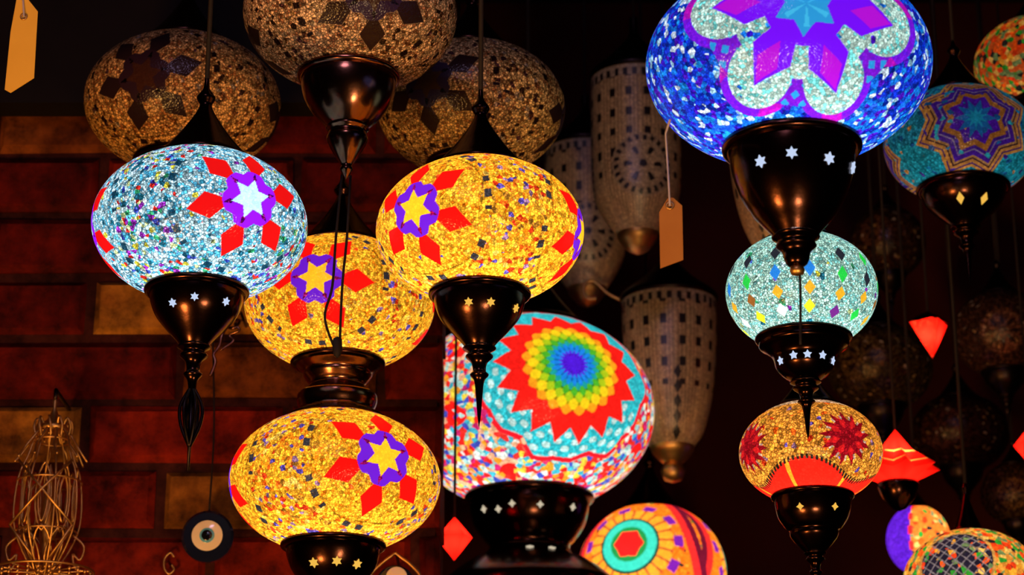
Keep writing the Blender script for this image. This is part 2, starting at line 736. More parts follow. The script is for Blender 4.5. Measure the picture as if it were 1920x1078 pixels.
def pat_rainbow(lon, lat):
    def f(cv):
        cv.fill((.75, .35, .2), 1.0)
        for m in cv.meds(lon, lat, 3):
            for kk in range(8):   # red tile clusters in the ring of loose chips
                ta = 2 * PI * kk / 8 + .3
                d = np.sqrt((m.r * np.cos(m.t) - .98 * math.cos(ta)) ** 2 + (m.r * np.sin(m.t) - .98 * math.sin(ta)) ** 2)
                cv.fill((.80, .012, .01), .30, d < .085 + wobble(cv, amp=.05), .4)
            jag = .045 * np.abs(np.mod(m.t * 13 / (2 * PI) * 2, 2) - 1) + .025 * np.cos(m.t * 7)
            cv.fill((.70, .01, .02), .10, m.r < .74 + jag, .6)
            cv.fill((.03, .50, .58), .0, m.r < .70 + jag, 0)
            cv.fill((.50, .75, .72), .0, (m.r < .70 + jag) & (np.sin(m.t * 23) * np.sin(m.r * 60) > .25) & (m.t < -.4), 0)
            cv.fill((.80, .012, .008), 0, m.r < m.star(17, .62, .49, .1), .5)
            wv = m.t * 20 / (2 * PI)
            rings = [(.385, (.80, .30, .01), .5), (.345, (.78, .55, .01), .0), (.29, (.35, .50, .01), .5), (.245, (.06, .38, .02), .0), (.20, (.01, .30, .30), .5),
                     (.170, (.01, .20, .72), .0), (.105, (.07, .01, .65), .5)]
            for r_, c_, of in rings:
                drop = .016 * np.cos((wv + of) * 2 * PI)
                cv.fill(c_, 0, m.r < r_ + drop, .6)
                line = (m.r < r_ + drop) & (m.r > r_ - .045) & (np.abs(np.mod(wv + of, 1) - .5) < .10)
                cv.fill(tuple(q * .35 for q in c_), 0, line, .5)
    return f


def pat_mint(lon0):
    G, B_, O_, Y_, K_, P_, W_, Br = (.02, .55, .06), (.02, .20, .70), (.80, .38, .02), (.75, .70, .02), (.02, .02, .03), (.16, .02, .22), (.9, .8, .8), (.30, .10, .02)
    table = [[K_, G, Br, Y_], [K_, B_, O_, W_], [(.05, .05, .4), B_, O_, Y_], [K_, G, O_, P_], [G, K_, O_, G], [K_, G, Br, O_]]
    lats = [rad(18), rad(-3), rad(-21), rad(-38)]

    def f(cv):
        cv.fill((.52, .84, .74), .05)
        n = 14
        for i in range(n):
            lc = lon0 + i * 2 * PI / n
            dl = (np.mod(cv.phi - lc + PI, 2 * PI) - PI) * np.cos(cv.beta)
            tb = table[i % 6]
            for j, la in enumerate(lats):
                off = rad(2) * ((i * 7 + j * 3) % 3 - 1)
                h = .15 if j < 2 else .12
                d = np.abs(dl) / .078 + np.abs(cv.beta - la - off) / h
                cv.fill(tb[j], 0, d < 1, .8)
    return f


def pat_amber(lon, lat):
    def f(cv):
        cv.fill((.66, .30, .04), .15)
        zb_ = -.55 + .17 * np.cos((cv.phi + rad(105)) * 3)
        s = np.sin(cv.beta)
        bd = np.abs(s - zb_) < .04
        cv.fill((.85, .015, .008), 0, s < zb_, .7)
        cv.fill((.85, .30, .02), 0, (s < zb_) & (np.abs(np.sin(cv.phi * 3)) < .10), .6)
        cv.fill((.02, .015, .01), 0, bd & (np.mod(cv.phi * 14, 1.0) < .6), .3)
        cv.fill((.55, .42, .30), 0, s > .75, 0)
        for m in cv.meds(lon, lat, 4):
            cv.fill((.22, .004, .012), .0, m.r < m.star(13, .42, .25, .2), .3)
            cv.fill((.45, .01, .015), 0, m.petal(8, .12, .2, .34, .05, .3), .5)
            cv.fill((.42, .36, .32), 0, m.dash(.26, .33, 13, .2, .3), .2)
    return f


def pat_zigzag(lon, lat):
    def f(cv):
        cv.fill((.015, .20, .32), .25)
        cv.fill((.012, .26, .36), .1, cv.beta < -.3)
        for m in cv.meds(lon, lat, 3):
            t0 = rad(20)
            layers = [(.84, (.50, .22, .04)), (.79, (.04, .01, .12)), (.76, (.42, .18, .04)), (.70, (.03, .01, .02)), (.67, (.35, .17, .05)),
                      (.63, (.05, .01, .24)), (.54, (.22, .16, .30)), (.52, (.04, .01, .18)), (.46, (.30, .11, .02)), (.36, (.06, .008, .30)), ]
            for (r_, c_) in layers:
                cv.fill(c_, .08, m.r < m.star(8, r_, r_ * .76, t0), .4)
            cv.fill((.01, .10, .32), 0, m.r < m.star(10, .28, .15, 0), .6)
            cv.fill((.01, .22, .38), 0, m.r < m.star(10, .16, .07, .3), .6)
    return f


def pat_target(lon, lat):
    def f(cv):
        cv.fill((.82, .17, .01), .10)
        for m in cv.meds(lon, lat, 3):
            cv.fill((.10, .005, .02), 0, (np.abs(m.r - 1.03) < .05), .5)
            cv.fill((.65, .02, .02), 0, (np.abs(m.r - 1.12) < .05), .5)
            cv.fill((.12, .01, .30), 0, m.dash(.60, .72, 11, .45), .7)
            cv.fill((.80, .30, .02), 0, m.r < .58 + .02 * np.cos(m.t * 22), .5)
            cv.fill((.25, .04, .02), 0, (m.r < .60) & (m.r > .40) & (np.cos(m.t * 22) < -.85), .2)
            cv.fill((.01, .05, .03), 0, m.r < .41, .5)
            cv.fill((.03, .50, .42), 0, m.r < .375, .6)
            cv.fill((.01, .22, .05), 0, m.r < .25, .6)
            cv.fill((.85, .01, .01), 0, m.r < m.star(6, .21, .175), .9)
    return f


def pat_patchwork(lon, lat):
    def f(cv):
        cv.fill((.70, .28, .04), .75)
        for m in cv.meds(lon, lat, 3):
            grid = (np.mod(m.r * np.cos(m.t + .7) * 9, 1) < .13) | (np.mod(m.r * np.sin(m.t + .7) * 9, 1) < .13)
            cv.fill((.015, .012, .03), .40, m.r < .55, .3)
            cv.fill((.22, .20, .24), 0, (m.r < .52) & grid, .2)
            cv.fill((.55, .30, .08), 0, (np.abs(m.r - .56) < .02), 0)
    return f


def pat_plain(base, chip, deco=None, lon=0, lat=0):
    def f(cv):
        cv.fill(base, chip)
        if deco:
            for m in cv.meds(lon, lat, 3):
                cv.fill(deco, 0, m.dash(.50, .58, 20, .5), .5)
                cv.fill(tuple(b * 2.6 for b in base), .05, m.r < .46, 0)
                cv.fill(deco, 0, m.petal(8, .1, .22, .4, .05), .5)
                cv.fill(deco, 0, m.dash(.78, .88, 26, .4), .5)
    return f


PAL_WHITE = [(.55, .75, .85), (.80, .03, .02), (.05, .08, .55), (.70, .60, .05), (.04, .35, .15), (.02, .14, .22), (.30, .03, .45), (.75, .8, .85), (.02, .2, .3), (.6, .7, .3)]
PAL_YEL = [(.80, .12, .01), (.80, .38, .02), (.65, .04, .01), (.25, .14, .3), (.8, .5, .05), (.10, .07, .45), (.35, .16, .02), (.85, .55, .1), (.75, .2, .02)]
PAL_DIM = [(.20, .08, .03), (.06, .03, .02), (.40, .25, .10), (.5, .4, .3), (.10, .04, .05)]
PAL_BLUE = [(.008, .14, .75), (.03, .008, .50), (.01, .25, .75), (.35, .65, .8), (.005, .03, .45), (.07, .008, .5), (.01, .18, .75), (.004, .02, .30), (.01, .08, .7), (.65, .8, .9), (.01, .15, .8)]
PAL_MULTI = [(.82, .02, .015), (.75, .80, .75), (.05, .45, .60), (.85, .30, .02), (.80, .60, .05), (.80, .03, .02), (.05, .08, .50), (.85, .45, .25), (.55, .02, .15), (.35, .65, .6)]
PAL_PATCH = [(.80, .10, .01), (.02, .02, .02), (.75, .35, .03), (.03, .30, .03), (.75, .05, .01), (.8, .5, .12), (.15, .25, .1)]

M_SH_WHITE = mosaic_mat('white_blue_mosaic_glass', PAL_WHITE, 230, 400, grout=.06, bead_var=.75, gw=.20, alt=(.18, .60, .85), altp=.35)
M_SH_YEL = mosaic_mat('yellow_mosaic_glass', PAL_YEL, 230, 400, grout=.28, bead_var=.70, gw=.20, alt=(1.0, .55, .35), altp=.22)
M_SH_DIM = mosaic_mat('unlit_mosaic_glass', PAL_DIM, 210, 380, trans=.15, gloss=.04, grout=.06, bead_var=.75, rough=.22, fres=.2, gw=.24, alt=(.45, .30, .25), altp=.25)
M_SH_BLUE = mosaic_mat('blue_mosaic_glass', PAL_BLUE, 210, 400, grout=.35, bead_var=.6, gw=.2, alt=(.35, 1.0, 1.1), altp=.25)
M_SH_MULTI = mosaic_mat('rainbow_mosaic_glass', PAL_MULTI, 140, 330, grout=.45, bead_var=.4)
M_SH_MINT = mosaic_mat('mint_mosaic_glass', PAL_WHITE, 190, 430, grout=.08, bead_var=.65, gw=.20, alt=(.50, .85, .95), altp=.3)
M_SH_AMBER = mosaic_mat('amber_mosaic_glass', PAL_YEL, 200, 340, trans=.6, grout=.12, bead_var=.7, gw=.2)
PAL_TEAL = [(.01, .18, .40), (.02, .30, .38), (.05, .02, .25), (.45, .20, .04), (.01, .08, .25)]
M_SH_TEAL = mosaic_mat('teal_mosaic_glass', PAL_TEAL, 200, 330, trans=.7, grout=.3, bead_var=.6)
M_SH_ORANGE = mosaic_mat('orange_mosaic_glass', PAL_PATCH, 170, 260, trans=.8, grout=.55, bead_var=.35)
M_STARLIT = emit_mat('cutout_glow_white', (.62, .74, 1.0), .9)  # emission stands in for lamplight coming through the cup's star holes
M_STARWARM = emit_mat('cutout_glow_warm', (1.0, .55, .08), .9)
M_STARPALE = emit_mat('cutout_glow_pale', (1.0, .85, .6), .6)


def star_poly(n, r1, r2):
    return [((r1 if i % 2 == 0 else r2) * math.cos(PI / 2 + i * PI / n), (r1 if i % 2 == 0 else r2) * math.sin(PI / 2 + i * PI / n)) for i in range(2 * n)]


def prof_r(prof, z):
    for (r0, z0), (r1, z1) in zip(prof[:-1], prof[1:]):
        if min(z0, z1) <= z <= max(z0, z1):
            t = 0 if z1 == z0 else (z - z0) / (z1 - z0)
            return r0 + (r1 - r0) * t, math.atan2(z0 - z1, r0 - r1)
    return prof[-1][0], PI / 2


def star_glow_plates(parent, prof, R, items, mat, n=6, size=.05):
    """glowing star plates set on the metal cup in place of lit cut-outs; items: (azimuth deg, z)"""
    for (az, z) in items:
        r, sl = prof_r(prof, z)
        a = rad(az)
        nrm = Vector((math.cos(a) * math.sin(sl), math.sin(a) * math.sin(sl), -math.cos(sl)))
        p = Vector((r * math.cos(a), r * math.sin(a), z)) * R + nrm * R * .008
        q = nrm.to_track_quat('Z', 'Y').to_matrix().to_4x4()
        b = MB()
        b.prism(star_poly(n, size * R, size * R * .55), R * .012, Matrix.Translation(p) @ q)
        b.build('star_glow_plate', mat, parent, False)  # emissive plate over solid metal, no hole is cut


def bulb(parent, energy, z, radius=.02, color=(1, 1, 1), x=0):
    l = bpy.data.lights.new('bulb', 'POINT')
    l.energy = energy
    l.shadow_soft_size = radius
    l.color = color
    o = bpy.data.objects.new('bulb', l)
    COL.objects.link(o)
    o.parent = parent
    o.location = (x, 0, z)
    return o


def metal_lathe(name, parent, prof, R, mat, seg=64, n=5, smooth_prof=True):
    p = spline([(r, 0, z) for r, z in prof], n) if smooth_prof else [(r, 0, z) for r, z in prof]
    b = MB()
    b.lathe([(max(q[0], 0) * R, q[2] * R) for q in p], seg)
    return b.build(name, mat, parent)


def lamp_hardware(t, R, k, rc, rt, cup=None, finial=None, cap=None, mat=M_BRONZE, cord=True, stars=None, starmat=None, star_size=.05, cord_r=.0022, starn=6):
    """collar, cup, finial, cap, stem and cord of a hanging mosaic lamp (units of R)"""
    zc = -k * math.sqrt(1 - rc * rc)
    zt = k * math.sqrt(1 - rt * rt)
    metal_lathe('collar', t, [(rc * .93, zc + .035), (rc * 1.0, zc + .03), (rc * 1.055, zc + .005), (rc * 1.06, zc - .03), (rc * 1.0, zc - .05), (rc * .93, zc - .045)], R, mat, 80)
    if cup is None:
        cup = [(.95, -.04), (.93, -.12), (.82, -.25), (.60, -.38), (.38, -.49), (.30, -.54)]
    cp = [(r * rc, zc + z) for r, z in cup]
    cp_s = [(q[0], q[2]) for q in spline([(r, 0, z) for r, z in cp], 6)]
    c = metal_lathe('cup', t, cp, R, mat, 80)
    if stars:
        star_glow_plates(c, cp_s, R, [(az, zc + z) for az, z in stars], starmat or M_STARLIT, starn, star_size)
    if finial is None:
        e = cup[-1]
        r0 = e[0] * rc
        finial = [(r0, e[1]), (r0 * 1.15, e[1] - .02), (r0 * .75, e[1] - .06), (r0 * .95, e[1] - .10), (r0 * .55, e[1] - .16), (r0 * .45, e[1] - .24),
                  (r0 * .65, e[1] - .28), (r0 * .35, e[1] - .34), (r0 * .22, e[1] - .50), (r0 * .12, e[1] - .68), (.0, e[1] - .80)]
    if finial:
        metal_lathe('finial', t, [(r, zc + z) for r, z in finial], R, mat, 32)
    if cap is None:
        cap = [(1.06, -.02), (1.08, .01), (.96, .04), (.80, .12), (.58, .24), (.36, .38), (.20, .50), (.13, .58), (.16, .62), (.20, .66), (.15, .70), (.07, .76), (.05, .86)]
    cpp = [(r * rt, zt + z) for r, z in cap]
    metal_lathe('cap', t, cpp, R, mat, 80)
    ztop = (zt + cap[-1][1]) * R
    if cord:
        b = MB()
        b.tube([(0, 0, ztop - .01), (0, 0, CEIL_Z - t.location.z)], cord_r, 8)
        b.build('cord', M_CORD, t)
        b = MB()
        b.lathe([(.001, 0), (.03, 0), (.03, -.008), (.012, -.02), (.001, -.022)], 24, (0, 0, CEIL_Z - t.location.z))
        b.build('ceiling_cup', M_BLACK, t)
    return zc, zt, cp


def lamp(px, py, Rpx, Y, k, label, name='hanging_lamp', group=None):
    c = at(px, py, Y)
    R = Rpx * mpp(c)
    t = empty(name, c, label, 'lamp', group)
    return t, c, R


FRONT = -90  # azimuth that faces the camera

# ================================================================== the lit lamps
# A: pale blue-white, left
t, c, R = lamp(375, 423, 201, 1.85, .71, 'lit pale blue-white mosaic glass lamp with red petals and a purple star, at left')
lon, lat = lonlat(c, R, .71, 471, 371)
shade('shade', t, R, .71, .455, .45, pat_daisy((.50, .76, .84), (.55, .004, .004), (.24, .006, .70), (.52, .74, .84), rot=rad(18), chip=.48, lon=lon, lat=lat, inner=.07, dark=(.01, .05, .08)), M_SH_WHITE, 760, 300)
bulb(t, .74, -.16 * R, color=(.92, .97, 1.0))
lamp_hardware(t, R, .71, .455, .45, stars=[(-115, -.24), (-84, -.20), (-40, -.2)], starmat=M_STARLIT, mat=M_BRONZE, star_size=.042)
b = MB()
zc = -.632
for s in range(6):
    a = s * PI / 3
    b.tube(spline([(.02 * R * math.cos(a), .02 * R * math.sin(a), (zc - .95) * R), (.10 * R * math.cos(a), .10 * R * math.sin(a), (zc - 1.12) * R),
                   (.085 * R * math.cos(a), .085 * R * math.sin(a), (zc - 1.3) * R), (.0, .0, (zc - 1.5) * R)], 5), .0016, 6)
b.tube([(0, 0, (zc - .9) * R), (0, 0, (zc - 1.72) * R)], [.003, .0012], 6)
b.build('wire_pendant', M_BLACK, t)

# B: yellow, centre
t, c, R = lamp(900, 434, 195, 1.85, .70, 'lit yellow mosaic glass lamp with red petals, centre, above the multicolour lamp')
lon, lat = lonlat(c, R, .70, 776, 390)
YB = (.88, .44, .025)
shade('shade', t, R, .70, .46, .45, pat_daisy(YB, (.58, .004, .003), (.09, .008, .50), (.85, .42, .015), rot=rad(35), chip=.34, lon=lon, lat=lat), M_SH_YEL, 760, 300)
bulb(t, .86, -.16 * R, color=(1, .93, .8))
lamp_hardware(t, R, .70, .46, .45, stars=[(-104, -.22), (-74, -.22), (-30, -.22)], starmat=M_STARWARM, star_size=.045)

# C + D: two-tier yellow lamp
pC, RC = at(628, 570, 2.12), None
RC = 178 * mpp(pC)
pD = at(628, 903, 2.12)
RD = 198 * mpp(pD)
t = empty('two_tier_hanging_lamp', pD, 'lit two-tier yellow mosaic lamp, two globes joined by a metal spool, lower left of centre', 'lamp')
lon, lat = lonlat(pD, RD, .68, 722, 855)
s1 = shade('shade', t, RD, .68, .465, .45, pat_daisy(YB, (.58, .004, .003), (.09, .008, .50), (.85, .42, .015), rot=rad(22), chip=.40, lon=lon, lat=lat), M_SH_YEL, 760, 300)
s1['label'] = 'larger lower yellow mosaic globe'
bulb(t, .95, -.14 * RD, color=(1, .93, .8))
dz = pC.z - pD.z
lon, lat = lonlat(pC, RC, .71, 583, 519)
s2 = shade('shade', t, RC, .71, .465, .47, pat_daisy(YB, (.58, .004, .003), (.09, .008, .50), (.85, .42, .015), rot=rad(-5), chip=.26, lon=lon, lat=lat), M_SH_YEL, 700, 280, zoff=dz)
s2['label'] = 'smaller upper yellow mosaic globe'
bulb(t, .68, dz - .1 * RC, color=(1, .93, .8))
zc, zt, cp = lamp_hardware(t, RD, .68, .467, .45, cap=[(1.04, -.02), (1.08, .01), (.98, .03), (.92, .05)], stars=[(-112, -.25), (-80, -.24), (-50, -.25)], starmat=M_STARWARM, cord=False, star_size=.05)
z0 = (.68 * math.sqrt(1 - .45 ** 2)) * RD
z1 = dz - .71 * RC * math.sqrt(1 - .465 ** 2)
h = z1 - z0
rc_ = .465 * RC
metal_lathe('spool', t, [(.42 * RD, z0 + .03 * h), (.40 * RD, z0 + .10 * h), (.36 * RD, z0 + .15 * h), (.385 * RD, z0 + .3 * h), (.375 * RD, z0 + .42 * h), (.30 * RD, z0 + .5 * h), (.27 * RD, z0 + .58 * h),
                         (.30 * RD, z0 + .66 * h), (.33 * RD, z0 + .74 * h), (.78 * rc_, z0 + .8 * h), (.98 * rc_, z0 + .93 * h), (1.0 * rc_, z1)], 1.0, M_COPPER, 80)
metal_lathe('collar', t, [(rc_ * .95, z1 + .004), (rc_ * 1.05, z1), (rc_ * 1.06, z1 - .004), (rc_ * .95, z1 - .006)], 1.0, M_BRONZE, 80)
zt2 = dz + .71 * RC * math.sqrt(1 - .47 ** 2)
rt2 = .47 * RC
capz = [(1.06, -.02), (1.08, .01), (.96, .04), (.80, .12), (.58, .24), (.36, .38), (.20, .50), (.13, .58), (.16, .62), (.20, .66), (.15, .70), (.07, .76), (.05, .86)]
metal_lathe('cap', t, [(r * rt2, zt2 + z * RC) for r, z in capz], 1.0, M_BRONZE, 80)
b = MB()
b.tube([(0, 0, zt2 + .8 * RC), (0, 0, CEIL_Z - pD.z)], .002, 8)
b.build('cord', M_CORD, t)

# N: big blue and violet
t, c, R = lamp(1478, 124, 267, 1.66, .68, 'largest lit lamp, blue and violet mosaic globe with white scalloped band, upper right')
lon, lat = lonlat(c, R, .68, 1512, 6)
shade('shade', t, R, .68, .457, .44, pat_blue(lon, lat), M_SH_BLUE, 860, 340)
bulb(t, .85, -.20 * R, color=(.95, .96, 1.0))
lamp_hardware(t, R, .68, .457, .44, cup=[(.95, -.04), (.94, -.12), (.89, -.24), (.78, -.38), (.62, -.51), (.45, -.60), (.34, -.66)],
              finial=[(.155, -.66), (.165, -.68), (.12, -.71), (.14, -.74), (.10, -.78), (.085, -.84), (.06, -.88), (.0, -.90)],
              stars=[(-129, -.245), (-98, -.22), (-61, -.24), (-20, -.22)], starmat=M_STARLIT, mat=M_BRONZE, star_size=.045)
b = MB()
b.tube(spline([(.0, 0, -1.48 * R), (.002, .001, -1.60 * R), (.0, 0, -2.05 * R)], 6), .0011, 6)
b.build('pull_cord', M_CORD, t)
b = MB()
b.lathe([(.001, .004), (.005, .003), (.006, 0), (.005, -.003), (.001, -.004)], 16, (0, 0, -1.52 * R))
b.build('cord_clasp', M_BRASS, t)

# O: mint
t, c, R = lamp(1503, 547, 142, 1.98, .79, 'lit mint green mosaic lamp with rows of coloured diamonds, under the big blue lamp')
lon, lat = lonlat(c, R, .79, 1455, 530)
shade('shade', t, R, .79, .60, .45, pat_mint(lon - 2 * PI / 14), M_SH_MINT, 700, 300)
bulb(t, .34, -.16 * R, color=(.95, 1.0, .97))
lamp_hardware(t, R, .79, .60, .45, cup=[(.97, -.04), (.98, -.12), (.84, -.18), (.70, -.26), (.66, -.34), (.62, -.42), (.48, -.52), (.30, -.60)],
              stars=[(-118, -.35), (-92, -.35), (-62, -.35), (-150, -.38), (-30, -.38)], starmat=M_STARLIT, star_size=.06, mat=M_BRONZE, starn=5)

# P: amber and red
t, c, R = lamp(1520, 849, 134, 2.06, .73, 'amber mosaic lamp with maroon flowers and glowing red lower band, under the mint lamp')
lon, lat = lonlat(c, R, .73, 1590, 818)
shade('shade', t, R, .73, .545, .45, pat_amber(lon, lat), M_SH_AMBER, 600, 260)
bulb(t, .55, -.22 * R, color=(1, .85, .7), radius=.012)
lamp_hardware(t, R, .73, .545, .45, cup=[(.97, -.04), (.96, -.14), (.90, -.3), (.74, -.44), (.62, -.5), (.60, -.58), (.40, -.72), (.25, -.80)],
              stars=[(-118, -.26), (-62, -.26)], starmat=M_STARWARM, star_size=.055, starn=4, mat=M_BRONZE)

# L: rainbow
t, c, R = lamp(992, 774, 235, 2.78, .78, 'lit multicolour mosaic lamp with a large rainbow sunburst, centre bottom')
lon, lat = lonlat(c, R, .78, 1076, 681)
shade('shade', t, R, .78, .48, .45, pat_rainbow(lon, lat), M_SH_MULTI, 860, 340)
bulb(t, 1.75, -.1 * R, radius=.03, color=(1, .97, .94))
lamp_hardware(t, R, .78, .48, .45, cup=[(.97, -.04), (.97, -.12), (.90, -.24), (.76, -.34), (.66, -.40), (.72, -.46), (.98, -.53), (1.22, -.61), (1.42, -.70), (1.48, -.78)],
              finial=[], stars=[(-140, -.17), (-122, -.19), (-107, -.16), (-80, -.17), (-44, -.16), (-90, -.50), (-66, -.50)], starmat=M_STARPALE, star_size=.030, starn=4, mat=M_BRONZE)

# M: orange target lamp
t, c, R = lamp(1222, 1076, 140, 3.08, .95, 'lit orange mosaic globe with a red and teal bullseye, at the bottom edge')
lon, lat = lonlat(c, R, .95, 1178, 1018)
shade('shade', t, R, .95, .40, .40, pat_target(lon, lat), M_SH_ORANGE, 560, 260)
bulb(t, 1.3, -.1 * R, color=(1, .9, .8))
lamp_hardware(t, R, .95, .40, .40)

# Q: teal and gold star lamp
t, c, R = lamp(1800, 270, 142, 2.32, .76, 'teal and indigo mosaic glass lamp with gold zigzag star, right of the big blue lamp')
lon, lat = lonlat(c, R, .76, 1830, 220)
shade('shade', t, R, .76, .577, .45, pat_zigzag(lon, lat), M_SH_TEAL, 640, 280)
bulb(t, .22, -.36 * R, color=(1, .95, .9))
lamp_hardware(t, R, .76, .577, .45, stars=[(-108, -.30), (-66, -.30)], starmat=M_STARWARM, star_size=.09, starn=2, mat=M_BRONZE)

# R: orange lamp at top right edge
t, c, R = lamp(1948, 118, 120, 2.5, .72, 'orange and green speckled mosaic lamp at the upper right edge of the view')
shade('shade', t, R, .72, .45, .42, pat_plain((.60, .10, .02), .8), M_SH_ORANGE, 420, 180)
bulb(t, .16, -.2 * R, color=(1, .8, .6))
lamp_hardware(t, R, .72, .45, .42)

# V: patchwork lamp bottom right
t, c, R = lamp(1822, 1092, 128, 2.5, .78, 'lit orange, red, green and black patchwork mosaic globe in the lower right corner')
lon, lat = lonlat(c, R, .78, 1790, 1050)
shade('shade', t, R, .78, .45, .22, pat_patchwork(lon, lat), M_SH_ORANGE, 560, 260)
bulb(t, .45, -.1 * R, color=(1, .9, .75))
lamp_hardware(t, R, .78, .45, .22)

# U: violet and orange lamp behind it
t, c, R = lamp(1722, 1012, 60, 2.93, 1.1, 'small violet and orange mosaic lamp half hidden behind the patchwork globe')


def pat_split(cv):
    cv.fill((.08, .01, .42), 0)
    x = np.cos(cv.phi - rad(-58))
    cv.fill((.80, .18, .02), .35, x > .55, .5)
    cv.fill((.75, .02, .02), 0, (x > .5) & (x < .62) & (np.sin(cv.beta * 14) > -.2), .5)


shade('shade', t, R, 1.1, .40, .40, pat_split, M_SH_ORANGE, 300, 140)
bulb(t, .25, 0)
lamp_hardware(t, R, 1.1, .40, .40)

# ================================================================== unlit lamps
dk = (.022, .010, .010)
t, c, R = lamp(657, 27, 200, 1.92, .70, 'unlit beige mosaic lamp cut by the top edge, with shiny copper cup and dangling wires')
lon, lat = lonlat(c, R, .70, 702, -18)
shade('shade', t, R, .70, .45, .45, pat_daisy((.88, .60, .36), dk, (.03, .015, .05), (.06, .03, .02), rot=rad(38), chip=.20, lon=lon, lat=lat, inner=.08, dark=dk), M_SH_DIM, 600, 240)
lamp_hardware(t, R, .70, .45, .45, mat=M_COPPER, cup=[(.97, -.04), (.97, -.12), (.90, -.24), (.72, -.38), (.52, -.48), (.42, -.52)],
              finial=[(.19, -.52), (.20, -.54), (.17, -.58), (.19, -.64), (.15, -.74), (.09, -.84), (.05, -.90), (.06, -.94), (.03, -1.0), (.0, -1.04)])
b = MB()
zf = -.625 * R - 1.0 * R
zend = at(625, 655, 1.92).z - c.z
b.tube(spline([(-.004, 0, zf), (-.008, .001, zf - .06), (-.010, .0, zend + .06), (-.016, 0, zend + .03), (-.006, 0, zend)], 6), .0013, 6)
b.tube(spline([(.004, 0, zf), (.002, .001, zf - .06), (-.001, .0, zend + .06), (-.002, 0, zend)], 6), .0013, 6)
b.lathe([(.0005, .012), (.004, .010), (.0045, 0), (.003, -.006), (.0005, -.008)], 14, (-.004, 0, zend))
b.build('dangling_wires', M_CORD, t)

t, c, R = lamp(343, 194, 183, 2.17, .70, 'unlit amber-beige mosaic glass lamp behind the pale blue-white lamp')
lon, lat = lonlat(c, R, .70, 268, 140)
shade('shade', t, R, .70, .45, .45, pat_daisy((.92, .52, .17), dk, (.03, .012, .02), (.06, .02, .01), rot=rad(10), chip=.18, lon=lon, lat=lat, dark=dk), M_SH_DIM, 560, 220)
lamp_hardware(t, R, .70, .45, .45)

t, c, R = lamp(884, 204, 176, 2.17, .70, 'unlit beige mosaic glass lamp with dark petals behind the centre yellow lamp')
lon, lat = lonlat(c, R, .70, 800, 150)
shade('shade', t, R, .70, .45, .45, pat_daisy((.92, .62, .24), dk, (.03, .02, .05), (.06, .03, .02), rot=rad(-40), chip=.20, lon=lon, lat=lat, dark=dk), M_SH_DIM, 560, 220)
lamp_hardware(t, R, .70, .45, .45)

dim = [(1650, 690, 98, 3.1, .85, (.07, .045, .015), 1612, 668, 'dim unlit brown mosaic globe with a pale disc, right of the mint lamp'),
       (1878, 625, 92, 3.0, .9, (.08, .035, .02), 1880, 620, 'dim unlit brown mosaic globe at the right edge, below the teal lamp'),
       (1905, 925, 66, 3.1, .9, (.09, .05, .015), 1900, 925, 'small dim unlit mosaic globe with a golden disc, at the right edge'),
       (1800, 812, 92, 3.25, .8, (.045, .015, .01), 1760, 800, 'dim unlit dark red-brown mosaic globe between the red lanterns'),
       (1665, 455, 70, 3.2, 1.0, (.06, .025, .012), 1640, 430, 'dim unlit speckled globe between the big blue lamp and the mint lamp')]
for (px, py, rp, Y, k, col, mx_, my_, lb) in dim:
    t, c, R = lamp(px, py, rp, Y, k, lb)
    lon, lat = lonlat(c, R, k, mx_, my_)
    shade('shade', t, R, k, .45, .42, pat_plain(col, .10, dk, lon, lat), M_SH_DIM, 300, 130)
    lamp_hardware(t, R, k, .45, .42, mat=M_BLACK)

# ================================================================== white ceramic-bead cylinder lamps
def sconce_pat(med_lon, zs, zm, rm, rows, H, vase=False):
    def f(P, phi, z, r):
        n = len(z)
        cv = Canvas(P, 1, phi, z)
        cv.fill((.62, .42, .20), .0)
        cv.fill((.20, .11, .045), 0, np.mod(phi * 34 / (2 * PI) * 2, 1) < .16)
        ncol = 16
        a = np.mod(phi * ncol / (2 * PI), 1.0)
        rows_ = np.mod(z / H * rows, 1.0)
        sq = (np.abs(a - .5) < .17) & (np.abs(rows_ - .5) < .22) & (z > zs)
        cv.fill((.008, .003, .003), 0, sq, .5)
        top = z > (H * .92)
        cv.fill((.5, .38, .24), 0, top)
        cv.fill((.008, .003, .003), 0, top & (np.mod(phi * 30 / (2 * PI), 1) < .5) & (z < H * .97), .5)
        for i in range(3):
            l0 = med_lon + i * 2 * PI / 3
            dx = (np.mod(phi - l0 + PI, 2 * PI) - PI) * r
            dy = z - zm
            d = np.sqrt(dx ** 2 + dy ** 2)
            th = np.arctan2(dy, dx)
            if vase:
                for j in range(5):
                    dd = np.abs(dx) / (rm * .16) + np.abs(dy + rm * (.9 - j * .55)) / (rm * .3)
                    cv.fill((.008, .003, .003), 0, dd < 1, .5)
                continue
            cv.fill((.46, .33, .19), 0, d < rm * 1.15)
            cv.fill((.008, .003, .003), 0, (d > rm * .88) & (d < rm * 1.08) & (np.mod(th * 22 / (2 * PI), 1) < .5), .5)
            cv.fill((.50, .36, .20), 0, d < rm * .84)
            pt = np.cos(th * 6)
            cv.fill((.008, .003, .003), 0, (d > rm * .38) & (d < rm * .68) & (pt > .6), .5)
            cv.fill((.008, .003, .003), 0, d < rm * .14, .5)
        return cv
    return f


M_SH_BEAD = mosaic_mat('cream_bead_mosaic', PAL_DIM, 200, 300, trans=.1, gloss=.2, grout=.5, bead_var=.3, rough=.35)


